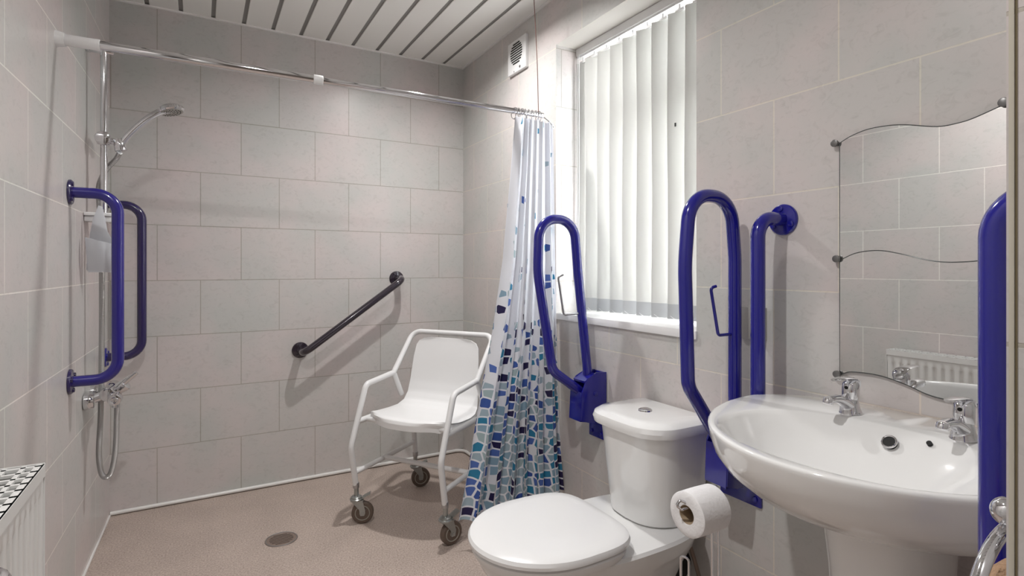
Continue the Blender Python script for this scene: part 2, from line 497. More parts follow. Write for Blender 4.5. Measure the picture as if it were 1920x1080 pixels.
# capping strips of the vinyl floor
cap = fillet([(XL(D) + .004, D - .006, .010), (XR(D) - .004, D - .006, .012), (XR(WY1) - .004, 1.30, .012)], .05, 8)
b = MB(); b.tube(cap, .0085, 10); struct(b.build('baseboard_back', M_WHITE))
b = MB(); b.tube([(XL(D) + .002, D - .004, .003), (XL(Y0) + .002, Y0, .003)], .005, 8); struct(b.build('baseboard_left', M_WHITE))

# window: sill board, frame, panes
win = thing('window_1', '', ''); del win['label']; del win['category']; struct(win)
win.location = (WX, (WY0 + WY1) / 2, WZ0)
b = MB()
b.prism([(XR(WY0) - .006, WY0 + .001, WZ0), (XR(WY1) - .006, WY1 - .001, WZ0), (WX, WY1 - .001, WZ0), (WX, WY0 + .001, WZ0)], (0, 0, .012), .002)
b.prism([(XR(WY0) - .008, WY0 - .004, WZ0 - .014), (XR(WY1) - .008, WY1 + .004, WZ0 - .014), (XR(WY1) + .001, WY1 + .004, WZ0 - .014), (XR(WY0) + .001, WY0 - .004, WZ0 - .014)], (0, 0, .026), .002)
b.build('window_sill', M_SILL, win)
b = MB()
fx0, fx1 = WX - .015, WX + .05
b.box((fx0, WY0, WZ0), (fx1, WY0 + .05, WZ1)); b.box((fx0, WY1 - .05, WZ0), (fx1, WY1, WZ1))
b.box((fx0, WY0 + .05, WZ0), (fx1, WY1 - .05, WZ0 + .06)); b.box((fx0, WY0 + .05, WZ1 - .05), (fx1, WY1 - .05, WZ1))
b.box((fx0, WY0 + .05, 1.66), (fx1, WY1 - .05, 1.73)); b.box((fx0 + .005, WY0 + .05, 1.73), (fx1, WY0 + .09, WZ1 - .05)); b.box((fx0 + .005, WY1 - .09, 1.73), (fx1, WY1 - .05, WZ1 - .05))
b.build('window_frame', M_WHITE, win, smooth=False)
b = MB(); b.box((WX + .01, WY0 + .05, WZ0 + .06), (WX + .014, WY1 - .05, 1.66)); b.build('pane', M_GLASS, win, smooth=False)
b = MB(); b.box((WX + .01, WY0 + .09, 1.73), (WX + .014, WY1 - .09, WZ1 - .05)); b.build('pane', M_GLASS, win, smooth=False)

# ------------------------------------------------------------------ downlights
proto = None
for i, (lx, ly, lw) in enumerate(LAMPS):
    if proto is None:
        t = thing('ceiling_downlight', '', 'light', (lx, ly, ZC), group='recessed ceiling downlights')
        b = MB(); b.torus((lx, ly, ZC - .002), (0, 0, 1), .042, .005, 40, 10); b.build('bezel', M_CHROME, t)
        b = MB(); b.cyl((lx, ly, ZC - .0035), (lx, ly, ZC - .001), .036); b.build('lens', M_LAMP, t)
        proto = t
    else:
        t = copy_tree(proto); t.location = (lx, ly, ZC)
    t['label'] = ['round recessed ceiling downlight above the white shower chair',
                  'round recessed ceiling downlight between the radiator and the basin',
                  'added unseen fill downlight behind the viewer in the passage'][i]
    ld = bpy.data.lights.new('downlight_lamp', 'AREA'); ld.shape = 'DISK'; ld.size = .055; ld.energy = LAMP_W * lw; ld.color = LAMP_COL; ld.spread = math.radians(156)
    lo = bpy.data.objects.new('downlight_lamp', ld); lo.location = (lx, ly, ZC - .006); C.objects.link(lo)
    lo.parent = None

# ------------------------------------------------------------------ curtain rail, curtain
rodA = Vector((XL(2.027), 2.027, 1.738)); rodB = Vector((1.245, 1.917, 1.711))
rd = (rodB - rodA).normalized()
rail = thing('curtain_rail', 'telescopic chrome shower curtain rail spanning the shower area', 'curtain rail', rodA)
b = MB(); b.cyl(rodA + rd * .09, rodA + rd * .72, .0135, n=24); b.build('outer_pole', M_CHROME, rail)
b = MB(); b.cyl(rodA + rd * .70, rodB, .0118, n=24); b.build('inner_pole', M_CHROME, rail)
b = MB(); b.cyl(rodA + rd * .0, rodA + rd * .022, .024, .019, n=32); b.cyl(rodA + rd * .02, rodA + rd * .105, .0165, n=28, bev=.002); s = b.build('end_socket', M_PLASTIC, rail); s['label'] = 'white plastic wall socket'
b = MB(); b.cyl(rodA + rd * .705, rodA + rd * .737, .0165, n=28, bev=.002); s = b.build('joint_collar', M_PLASTIC, rail); s['label'] = 'white plastic collar'
w = MB(); w.tube(smoothpath([(1.186, 1.9, 2.24), (1.200, 1.902, 2.05), (1.214, 1.91, 1.88), (1.222, 1.915, 1.70)], 6), .0016, 6)
tag(w.build('ceiling_support_wire', M_WIRE), 'thin dark red wire hanging from the ceiling to the curtain rail end', 'wire')

cur = thing('shower_curtain', 'white shower curtain printed with blue mosaic pieces, gathered by the window', 'curtain', (1.10, 1.9, 0))
def lerp_tab(t, tab):
    for (a, x), (c, y) in zip(tab, tab[1:]):
        if t <= c: return x + (y - x) * (t - a) / (c - a)
    return tab[-1][1]
NU, NV = 420, 120
ZT, ZB = 1.692, .125
b = MB(); bm = b.bm; uvl = bm.loops.layers.uv.new('cloth')
grid = []
xl_tab = [(0, .845), (.10, .885), (.25, .935), (.45, 1.005), (.62, 1.050), (.85, 1.088), (1, 1.108)]
xr_tab = [(0, 1.318), (.10, 1.306), (.25, 1.297), (1, 1.287)]
phase = [random.uniform(-.6, .6) for _ in range(30)]
for j in range(NV + 1):
    t = j / NV; row = []
    z = ZB + (ZT - ZB) * t
    xa, xb = lerp_tab(t, xl_tab), lerp_tab(t, xr_tab)
    nf = 6.5
    for i in range(NU + 1):
        u = i / NU
        # warped fold coordinate so folds are uneven and drift with height
        uw = u + .022 * math.sin(2 * PI * (1.7 * u + .25 * t) + .5) + .012 * math.sin(2 * PI * (3.1 * u - .3 * t) + 1.9)
        ph = 2 * PI * nf * uw
        amp = .034 * (1 - .35 * t) * (.65 + .35 * math.sin(5.1 * u + 2.0))
        y0 = 1.905 + .03 * (u - .5) * t - .035 * (1 - t) ** 1.5 * (1.0 if u < .85 else 1.0 + (u - .85) * 4)
        y = y0 + amp * math.sin(ph) + .009 * (1 - t) * math.sin(2.3 * ph + 1.0) 
        x = xa + (xb - xa) * u + .007 * math.sin(2 * ph + .6) * (1 - .2 * t)
        zz = z + (.010 * math.sin(ph * .5 + .7) + .012 * u) * (1 - t) - (.010 * (1 - abs(math.cos(ph * .5))) if t > .97 else 0)
        if t < .3 and u < .12: zz -= (0.12 - u) * .25 * (1 - t / .3)
        row.append(bm.verts.new((min(x, XR(y) - .004), y, zz)))
    grid.append(row)
for j in range(NV):
    for i in range(NU):
        f = bm.faces.new((grid[j][i], grid[j][i + 1], grid[j + 1][i + 1], grid[j + 1][i]))
        for lp, (ii, jj) in zip(f.loops, ((i, j), (i + 1, j), (i + 1, j + 1), (i, j + 1))):
            tt = jj / NV
            lp[uvl].uv = (ii / NU * .86, tt * (ZT - ZB) + .04)
o = b.build('cloth', M_CURT, cur, angle=180, recalc=False)
for i in range(8):
    u = (i + .5) / 8
    x = 1.105 + (1.232 - 1.105) * u
    yy = rodA.y + (rodB.y - rodA.y) * (x - rodA.x) / (rodB.x - rodA.x); zz = rodA.z + (rodB.z - rodA.z) * (x - rodA.x) / (rodB.x - rodA.x)
    b = MB(); ax = Vector((1, random.uniform(-.3, .3), 0))
    b.torus((x, yy, zz - .009), ax, .023, .0016, 24, 8); b.sphere((x, yy - .002, zz - .032), .004, u=10, v=8)
    b.build('curtain_ring', M_CHROME, cur)
b = MB(); b.tube([(1.245, 1.915, 1.706), (1.270, 1.912, 1.690), (1.290, 1.905, 1.668)], .0022, 8); b.torus((1.288, 1.905, 1.665), (0, 1, 0), .006, .0016, 16, 6); b.build('curtain_ring', M_STEEL, cur)

# ------------------------------------------------------------------ extractor fan, wall plate
fy, fz = 2.246, 2.086
fan = thing('extractor_fan', 'white square extractor fan with round slatted grille high on the window wall', 'fan', (XR(fy), fy, fz))
b = MB()
b.box((XR(fy) - .018, fy - .084, fz - .078), (XR(fy) + .001, fy + .084, fz + .078), .005, 3)
b.build('cover', M_PLASTIC, fan)
for k in range(9):
    zz = fz + .012 + (k - 4) * .0115
    half = math.sqrt(max(.0001, .055 ** 2 - ((k - 4) * .0115) ** 2))
    b = MB(); b.box((XR(fy) - .0195, fy - half, zz - .003), (XR(fy) - .0175, fy + half, zz + .003)); b.build('vent_slot', M_DARK, fan, smooth=False)
b = MB(); b.cyl((XR(fy) - .0205, fy - .035, fz - .062), (XR(fy) - .017, fy - .035, fz - .062), .006, n=16); b.build('badge', M_STEEL, fan)
b = MB(); b.cyl((XR(fy) - .0205, fy + .02, fz - .071), (XR(fy) - .017, fy + .02, fz - .071), .003, n=12); b.build('screw', M_STEEL, fan)

py, pz = .963, .922
pl = thing('wall_plate', 'small grey rectangular plate on the tiles behind the blue rails', 'wall plate', (XR(py), py, pz))
b = MB(); b.box((XR(py) - .007, py - .040, pz - .044), (XR(py) + .001, py + .040, pz + .044), .002, 2); b.build('plate', M_GREYP, pl)
b = MB(); b.box((XR(py) - .022, py - .040, pz - .044), (XR(py) - .006, py - .016, pz + .044), .002, 2); b.build('lip', M_GREYP, pl)

# ------------------------------------------------------------------ vertical blind
bl = thing('vertical_blind', 'off-white vertical slat blind hanging in the window recess', 'blind', (1.44, 1.55, WZ1))
b = MB(); b.box((1.425, WY0 + .004, WZ1 - .034), (1.462, WY1 - .002, WZ1 - .001), .003, 2); b.box((1.432, WY0 + .005, WZ1 - .042), (1.455, WY1 - .004, WZ1 - .034)); b.build('headrail', M_PLASTIC, bl)
slat_me = None; wt_me = None
pitch = .0785
ys = [1.900 - pitch * k for k in range(10)]
for k, yy in enumerate(ys):
    if yy - .03 < WY0: continue
    a = math.radians(22 + random.uniform(-2.5, 2.5)); hw = .0445
    b = MB(); rr = []
    segs = 14; b2 = MB()
    for (MBx, z0, z1, nz) in ((b, .945, WZ1 - .062, 24), (b2, .893, .945, 4)):
        rows = []
        for j in range(nz + 1):
            z = z0 + (z1 - z0) * j / nz; row = []
            for i in range(segs + 1):
                s = (i / segs * 2 - 1) * hw
                bow = .0035 * (1 - (s / hw) ** 2) + .002 * math.sin(z * 7 + k * 1.3) * (s / hw)
                row.append(Vector((1.443 + s * math.sin(a) + bow, yy - s * math.cos(a), z)))
            rows.append(row)
        th = .0006 if MBx is b else .002
        front = rows; back = [[p + Vector((th, 0, 0)) for p in r] for r in rows]
        MBx.rings([f + list(reversed(g)) for f, g in zip(front, back)])
    sl = b.build('slat', M_SLAT, bl, angle=50)
    b2.build('bottom_weight', M_WEIGHT, sl, angle=50)
    b = MB(); b.box((1.440, yy - .020, WZ1 - .064), (1.446, yy + .020, WZ1 - .056)); b.box((1.441, yy - .004, WZ1 - .058), (1.445, yy + .004, WZ1 - .040)); b.build('hanger_clip', M_PLASTIC, bl)
    b = MB(); pts = []
    for i in range(9):
        s = i / 8
        pts.append((1.431 + .012 * 0, yy + .035 - s * pitch, .905 - .014 * math.sin(PI * s)))
    b.tube(pts, .0009, 6); b.build('linking_chain', M_PLASTIC, bl)
b = MB(); b.tube([(1.425, WY1 - .016, WZ1 - .03), (1.424, WY1 - .014, 1.5), (1.422, WY1 - .016, 1.0)], .0016, 6); b.tube([(1.425, WY1 - .026, WZ1 - .03), (1.424, WY1 - .028, 1.5), (1.422, WY1 - .024, 1.0)], .0016, 6); b.build('pull_cord', M_PLASTIC, bl)
b = MB(); b.box((1.4235, 1.352, 1.562), (1.427, 1.357, 1.574)); b.build('clip', M_BLACK, bl, smooth=False)

# ------------------------------------------------------------------ grab rails
def flange(b_, c, n, r=.040, th=.008):
    """round wall flange with three screw caps; c on the wall, n outward"""
    c = Vector(c); n = Vector(n).normalized()
    b_.tube([c, c + n * th * .6, c + n * th, c + n * (th + .003)], r, 40, radii=[r, r, r * .93, r * .45])
def flange_parts(root, c, n, m, r=.040, th=.008, rot=0, lab=None):
    b_ = MB(); flange(b_, c, n, r, th); f = b_.build('wall_flange', m, root)
    if lab: f['label'] = lab
    n = Vector(n).normalized(); c = Vector(c)
    up = Vector((0, 0, 1)); sd = n.cross(up).normalized()
    for k in range(3):
        a = rot + 2 * PI * k / 3
        p = c + (up * math.cos(a) + sd * math.sin(a)) * r * .70 + n * th * .8
        q = MB(); q.cyl(p, p + n * .007, .0075, n=16, bev=.002); q.build('screw_cap', m, f)
def grab_rail(name, label, pts, rad, r, m, ends, wn, mats=None, rot=(0, 0), fr=.040):
    t = thing(name, label, 'grab rail', ends[0])
    b_ = MB(); b_.tube(fillet(pts, rad, 10), r, 24); b_.build('rail_tube', m, t)
    for i, e in enumerate(ends):
        flange_parts(t, e, wn, (mats or [m, m])[i], r=fr, rot=rot[i])
    return t

# left wall, near rail
y1 = 2.188; x1 = XL(y1)
grab_rail('grab_rail', 'vertical blue grab rail on the left wall, nearer of the two beside the shower', [(x1, y1, 1.312), (x1 + .125, y1, 1.312), (x1 + .125, y1, .712), (x1, y1, .712)], .068, .0175, M_BLUE2,
          [(x1, y1, 1.312), (x1, y1, .712)], (1, 0, 0), [M_PURP, M_PURP], rot=(.4, 1.2))
y2 = 2.80; x2 = XL(y2)
grab_rail('grab_rail', 'darker vertical grab rail on the left wall close to the back corner', [(x2, y2, 1.338), (x2 + .128, y2, 1.338), (x2 + .128, y2, .700), (x2, y2, .700)], .068, .0175, M_PURP,
          [(x2, y2, 1.338), (x2, y2, .700)], (1, 0, 0), [M_PURP, M_BLUE], rot=(.4, 1.2))
# back wall, diagonal
e0, e1 = Vector((.434, D, .659)), Vector((.931, D, 1.014))
off = Vector((0, -.122, 0))
grab_rail('grab_rail', 'diagonal dark purple-black grab rail on the back wall beside the shower chair', [e0, e0 + off, e1 + off, e1], .045, .0175, M_BLACKP, [e0, e1], (0, -1, 0), rot=(.5, .5))
# right wall, beside mirror
y3 = .874; x3 = XR(y3)
grab_rail('grab_rail', 'vertical bright blue grab rail left of the mirror, lower end behind the basin', [(x3, y3, 1.198), (x3 - .097, y3 + .005, 1.198), (x3 - .097, y3 + .005, .60), (x3, y3, .60)], .058, .0175, M_BLUE,
          [(x3, y3, 1.197), (x3, y3, .60)], (-1, 0, 0), rot=(2.2, 1))
# nib, right edge of view
xn = .812
grab_rail('grab_rail', 'dark blue grab rail at the right edge in front of the basin', [(xn, NIBY, 1.158), (xn, NIBY + .100, 1.158), (xn, NIBY + .100, .50), (xn, NIBY, .50)], .095, .0175, M_BLUE,
          [(xn, NIBY, 1.158), (xn, NIBY, .50)], (0, 1, 0))

# fold-up support rails
def fold_rail(label, yp, plate, outer, hook, yc):
    (pa, pb, pz0, pz1) = plate
    xw = XR(yp)
    t = thing('fold_up_support_rail', label, 'support rail', (xw, (pa + pb) / 2, pz0), group='blue fold-up support rails beside the toilet')
    b_ = MB(); b_.tube(fillet(outer[0], outer[1], 10), .0175, 24); b_.build('rail_tube', M_BLUE, t)
    b_ = MB(); b_.box((xw - .008, pa, pz0), (xw + .001, pb, pz1), .004, 2); b_.build('wall_plate', M_BLUE, t)
    for (yy, zz) in ((pa + .018, pz1 - .02), (pb - .018, pz1 - .02), (pa + .018, pz0 + .02), (pb - .018, pz0 + .02)):
        b_ = MB(); b_.cyl((xw - .008, yy, zz), (xw - .013, yy, zz), .008, n=16, bev=.002); b_.build('bolt', M_BLUE, t)
    # hinge casing: U channel with two cheeks
    zc = hook['cz']; w = .034
    prof = [(xw - .008, zc + .085), (xw - .055, zc + .088), (xw - .098, zc + .068), (xw - .120, zc + .022), (xw - .126, zc - .082), (xw - .085, zc - .095), (xw - .045, zc - .080), (xw - .008, zc - .060)]
    for s in (-1, 1):
        ya = yc + s * w
        b_ = MB(); b_.prism([(x, ya - .0025, z) for x, z in prof], (0, .005, 0), .001); b_.build('hinge_cheek', M_BLUE, t, angle=20)
    b_ = MB(); b_.prism([(xw - .128, yc - w, zc - .085), (xw - .060, yc - w, zc - .098), (xw - .060, yc - w, zc - .090), (xw - .122, yc - w, zc - .076)], (0, 2 * w, 0))
    b_.prism([(xw - .108, yc - w, zc + .060), (xw - .060, yc - w, zc + .085), (xw - .060, yc - w, zc + .080), (xw - .106, yc - w, zc + .052)], (0, 2 * w, 0))
    b_.prism([(xw - .128, yc - w, zc - .085), (xw - .122, yc - w, zc + .020), (xw - .118, yc - w, zc + .020), (xw - .122, yc - w, zc - .085)], (0, 2 * w, 0))
    b_.build('hinge_channel', M_BLUE, t)
    b_ = MB(); b_.cyl((xw - .060, yc - w - .006, zc + .01), (xw - .060, yc + w + .006, zc + .01), .009, n=20, bev=.002); b_.build('hinge_pin', M_BLUE, t)
    b_ = MB(); b_.tube(fillet(hook['pts'], .010, 5), .0042, 12); b_.build('toilet_roll_hook', hook['m'], t)
    return t

ya = 1.62
fold_rail('blue fold-up support rail between the curtain and the toilet cistern', ya, (1.598, 1.690, .425, .682),
          ([(1.262, ya, .585), (1.205, ya, 1.06), (1.187, ya, 1.247), (1.037, ya, 1.247), (1.030, ya, 1.06), (1.092, ya, .705), (1.240, ya, .60)], [.5, .074, .074, .4, .06]),
          dict(cz=.60, m=M_STEEL, pts=[(1.222, ya, .905), (1.142, ya, .903), (1.118, ya, 1.04), (1.136, ya - .006, 1.048)]), ya)
yb = .985
fold_rail('blue fold-up support rail between the toilet cistern and the basin', yb, (.935, 1.068, .425, .66),
          ([(1.262, yb, .55), (1.262, yb, .80), (1.262, yb, 1.10), (1.245, yb, 1.262), (1.088, yb, 1.262), (1.070, yb, 1.08), (1.082, yb, .77), (1.240, yb, .56)], [.5, .5, .078, .078, .5, .06]),
          dict(cz=.585, m=M_BLUE, pts=[(1.250, yb, .893), (1.195, yb, .893), (1.166, yb, 1.02), (1.182, yb - .004, 1.024)]), yb)

# ------------------------------------------------------------------ shower set on the left wall
ry = 2.43; wx = XL(ry); rx = wx + .052
sh = thing('shower_riser_kit', 'chrome shower riser rail with handset and hose on the left wall', 'shower', (wx, ry, 1.25))
b = MB(); b.cyl((rx, ry, 1.255), (rx, ry, 1.858), .0105, n=20); b.build('riser_rail', M_CHROME, sh)
for zz in (1.852,):
    b = MB(); b.cyl((wx, ry, zz), (rx + .03, ry, zz), .010, n=20, bev=.002); b.box((wx, ry - .018, zz - .008), (wx + .012, ry + .018, zz + .008), .003); b.build('bracket', M_CHROME, sh)
b = MB(); b.box((wx, ry - .045, 1.256), (rx + .030, ry + .030, 1.268), .003); b.box((wx, ry - .035, 1.236), (rx + .026, ry + .02, 1.256), .004); k = b.build('bracket', M_PLASTIC, sh); k['label'] = 'pale lower bracket holding the soap tray'
b = MB(); b.cyl((rx, ry - .030, 1.536), (rx, ry + .022, 1.536), .024, n=28, bev=.004); b.cyl((rx, ry, 1.515), (rx, ry, 1.557), .019, n=24, bev=.002); b.build('slider', M_CHROME, sh)
hb = Vector((rx + .048, ry - .01, 1.520)); 
b = MB(); b.cyl((rx + .01, ry, 1.536), hb, .011, n=16); b.cyl(hb + Vector((.004, 0, -.024)), hb + Vector((-.006, 0, .020)), .020, .015, n=24, bev=.003); b.build('handset_holder', M_CHROME, sh)
hd = Vector((rx + .205, ry - .005, 1.668))
b = MB(); hp = smoothpath([hb + Vector((-.002, 0, -.01)), hb + Vector((.028, 0, .040)), hb + Vector((.075, 0, .096)), hb + Vector((.118, 0, .132)), hd + Vector((.0, 0, .004))], 6)
n_ = len(hp); b.tube(hp, .01, 16, radii=[.0105 + .0035 * (i / n_) for i in range(n_)]); hs = b.build('handset', M_CHROME, sh)
nrm = Vector((.26, -.10, -1)).normalized()
b = MB(); b.tube([hd - nrm * .020, hd - nrm * .016, hd - nrm * .006, hd + nrm * .004, hd + nrm * .009], .04, 36, radii=[.012, .030, .044, .047, .042]); b.build('spray_head', M_CHROME, hs)
b = MB(); b.cyl(hd + nrm * .009, hd + nrm * .0105, .038, n=32)
b.build('spray_plate', M_GREYP, hs)
b = MB()
sx = nrm.cross(Vector((0, 1, 0))).normalized(); sy = nrm.cross(sx)
for rr_, cnt in ((.010, 6), (.020, 12), (.030, 18)):
    for k in range(cnt):
        a = 2 * PI * k / cnt; p = hd + nrm * .0105 + sx * rr_ * math.cos(a) + sy * rr_ * math.sin(a)
        b.cyl(p, p + nrm * .002, .0016, n=8)
b.build('nozzles', M_BLACK, hs)
b = MB(); hy = ry - .004
mx = wx + .115
b.tube(smoothpath([hb + Vector((.0, -.004, -.03)), (rx + .034, hy + .012, 1.468), (rx + .004, hy + .028, 1.430), (rx - .016, hy + .022, 1.37), (rx - .014, hy + .012, 1.30), (rx - .004, hy - .022, 1.20), (rx - .002, hy - .022, .95), (rx - .004, hy - .02, .70), (rx - .006, hy - .02, .55), (rx - .010, hy - .03, .42),
                   (rx - .002, hy - .04, .352), (rx + .012, hy - .045, .333), (rx + .028, hy - .045, .352), (rx + .038, hy - .035, .42), (rx + .040, hy - .02, .52), (rx + .040, hy - .01, .585)], 10), .0088, 14)
b.build('hose', M_HOSE, sh)

soap = thing('soap_tray', 'frosted white hanging soap tray beneath the shower rail bracket', 'soap tray', (rx, ry - .05, 1.235))
def tri(u, z): return Vector((rx + u, ry - .075, z))
# back panel: tall rounded triangle, front pocket
bp = [(-.006, 1.29), (.006, 1.285), (.020, 1.20), (.046, 1.14), (.046, 1.09), (.025, 1.065), (-.03, 1.058), (-.040, 1.066), (-.034, 1.16), (-.022, 1.24)]
b = MB(); b.prism([tri(u, z) for u, z in bp], (0, .003, 0), .001); b.build('back_panel', M_SOAP, soap)
b = MB(); rings = []
for j in range(9):
    s = j / 8; z = 1.165 - .108 * s; dep = .048 * math.cos(s * PI / 2 * .92)
    zt = [0] * 13
    row = []
    for i in range(13):
        w = (i / 12 * 2 - 1); row.append(Vector((rx + .003 + w * (.043 - .006 * s), ry - .075 - dep * (1 - w * w * .55) * (1 - .0 * s), z - .012 * w * (1 - s))))
    rings.append(row)
inn = [[p + Vector((0, .0025, 0)) for p in r] for r in rings]
b.rings([r + list(reversed(q)) for r, q in zip(rings, inn)]); b.build('pocket', M_SOAP, soap)

mz = .622
mv = thing('shower_mixer_valve', 'chrome lever shower mixer valve low on the left wall', 'mixer tap', (wx, ry, mz))
b = MB(); b.cyl((wx, ry - .035, mz - .018), (wx + .030, ry - .035, mz - .018), .030, .026, n=32, bev=.003); b.build('wall_rose', M_CHROME, mv)
b = MB(); b.cyl((wx, ry + .09, mz - .01), (wx + .03, ry + .09, mz - .01), .028, .024, n=32, bev=.003); b.build('wall_rose', M_CHROME, mv)
b = MB(); b.cyl((wx + .03, ry - .035, mz - .01), (wx + .062, ry - .035, mz), .016, n=20); b.cyl((wx + .03, ry + .09, mz - .01), (wx + .062, ry + .09, mz), .016, n=20); b.cyl((wx + .068, ry - .055, mz + .002), (wx + .068, ry + .11, mz + .002), .024, n=28, bev=.005); b.build('valve_body', M_CHROME, mv)
b = MB(); b.cyl((wx + .085, ry + .01, mz + .002), (wx + .12, ry + .0, mz + .026), .019, .022, n=28, bev=.004); b.tube(smoothpath([(wx + .098, ry + .0, mz + .018), (wx + .120, ry - .006, mz + .040), (wx + .150, ry - .010, mz + .066)], 6), .01, 14, radii=[.012 - .004 * i / 12 for i in range(13)]); b.build('lever', M_CHROME, mv)
b = MB(); b.cyl((wx + .092, ry - .055, mz - .010), (wx + .092, ry - .088, mz - .014), .023, .020, n=28, bev=.004); b.torus((wx + .092, ry - .089, mz - .014), (0, 1, 0), .010, .0025, 24, 8); b.cyl((wx + .092, ry - .05, mz - .012), (wx + .092, ry - .05, mz - .045), .011, n=16); b.build('outlet', M_CHROME, mv)

# ------------------------------------------------------------------ shower chair
ch = thing('shower_chair', 'white wheeled shower chair with moulded seat and tubular frame', 'chair', (.575, 2.315, 0))
e2 = Vector((.82, .57, 0)).normalized(); e1v = Vector((e2.y, -e2.x, 0))
CO = Vector((.575, 2.315, 0))
def cp(u, v, z): return CO + e1v * u + e2 * v + Vector((0, 0, z))
CW = .44; R_ = .0122
# main bent tube: left arm, up the back, across, down right
b = MB()
path = [cp(0, -.012, .155), cp(0, -.043, .327), cp(0, .050, .572), cp(0, .240, .590), cp(0, .300, .478)]
b.tube(fillet(path, [.08, .035, .02], 6), R_, 16); b.build('side_frame', M_FRAME, ch)
b = MB()
path = [cp(CW, -.012, .155), cp(CW, -.043, .327), cp(CW, .050, .572), cp(CW, .240, .590), cp(CW, .300, .478)]
b.tube(fillet(path, [.08, .035, .02], 6), R_, 16); b.build('side_frame', M_FRAME, ch)
b = MB(); b.tube(fillet([cp(0, .236, .585), cp(0, .396, .765), cp(CW, .396, .765), cp(CW, .236, .585)], .045, 8), R_, 16); b.build('push_handle', M_FRAME, ch)
for u in (0, CW):
    b = MB(); b.tube(fillet([cp(u, -.0, .425), cp(u, .385, .425), cp(u, .410, .165)], .03, 6), R_, 16); b.build('rear_leg', M_FRAME, ch)
    b = MB(); b.tube([cp(u, -.018, .215), cp(u, .405, .225)], .0105, 14); b.build('side_rail', M_FRAME, ch)
b = MB(); b.tube([cp(0, .17, .222), cp(CW, .17, .222)], .0105, 14); b.build('cross_rail', M_FRAME, ch)
b = MB(); b.tube([cp(0, .05, .425), cp(CW, .05, .425)], .0105, 14); b.tube([cp(0, .33, .425), cp(CW, .33, .425)], .0105, 14); b.build('seat_support', M_FRAME, ch)
# moulded shell: seat pan and back in one sheet
b = MB(); rows = []
prof = [(-.012, .440, .160), (-.006, .453, .185), (.015, .460, .204), (.06, .458, .213), (.13, .452, .215), (.20, .449, .212), (.25, .452, .205), (.285, .468, .196), (.308, .500, .188), (.322, .545, .182), (.332, .60, .178), (.342, .66, .174), (.352, .710, .166), (.356, .730, .153), (.358, .742, .128), (.359, .747, .095)]
import itertools
pr = []
for (a, c) in zip(prof, prof[1:]):
    for k in range(4):
        t = k / 4; pr.append(tuple(a[i] + (c[i] - a[i]) * t for i in range(3)))
pr.append(prof[-1])
NS = 24
top = []; bot = []
for (v, z, hw) in pr:
    r1 = []; r2 = []
    for i in range(NS + 1):
        s = i / NS * 2 - 1
        dish = .010 * (s * s) ** 1.5
        up_ = min(1, max(0, (z - .47) / .08))
        # rounded front corners: pull back at the sides
        fr_ = max(0, 1 - max(0, v) / .10) * .055 * abs(s) ** 3.0 if z < .47 else 0
        p = cp(CW / 2 + s * hw, v - dish * .7 * up_ + fr_, z + dish * (1 - up_) - .018 * abs(s) ** 6 * (1 - up_))
        r1.append(p)
        r2.append(p + (Vector((0, 0, -.005)) * (1 - up_) + e2 * .005 * up_))
    top.append(r1); bot.append(r2)
b.rings([t + list(reversed(q)) for t, q in zip(top, bot)])
# downturned lip round the seat
ss = b.build('seat_shell', M_SEAT, ch, angle=60)
lip = MB(); edge = [top[i][0] for i in range(0, 34)][::-1] + [top[0][i] for i in range(1, NS)] + [top[i][-1] for i in range(0, 34)]
rr0 = [[p, p + Vector((0, 0, -.022)), p + Vector((0, 0, -.022)) + (cp(CW / 2, .2, 0) - Vector((p.x, p.y, 0))).normalized() * .004, p + (cp(CW / 2, .2, 0) - Vector((p.x, p.y, 0))).normalized() * .004] for p in edge]
lip.rings(rr0); lip.build('seat_lip', M_SEAT, ch, angle=50)
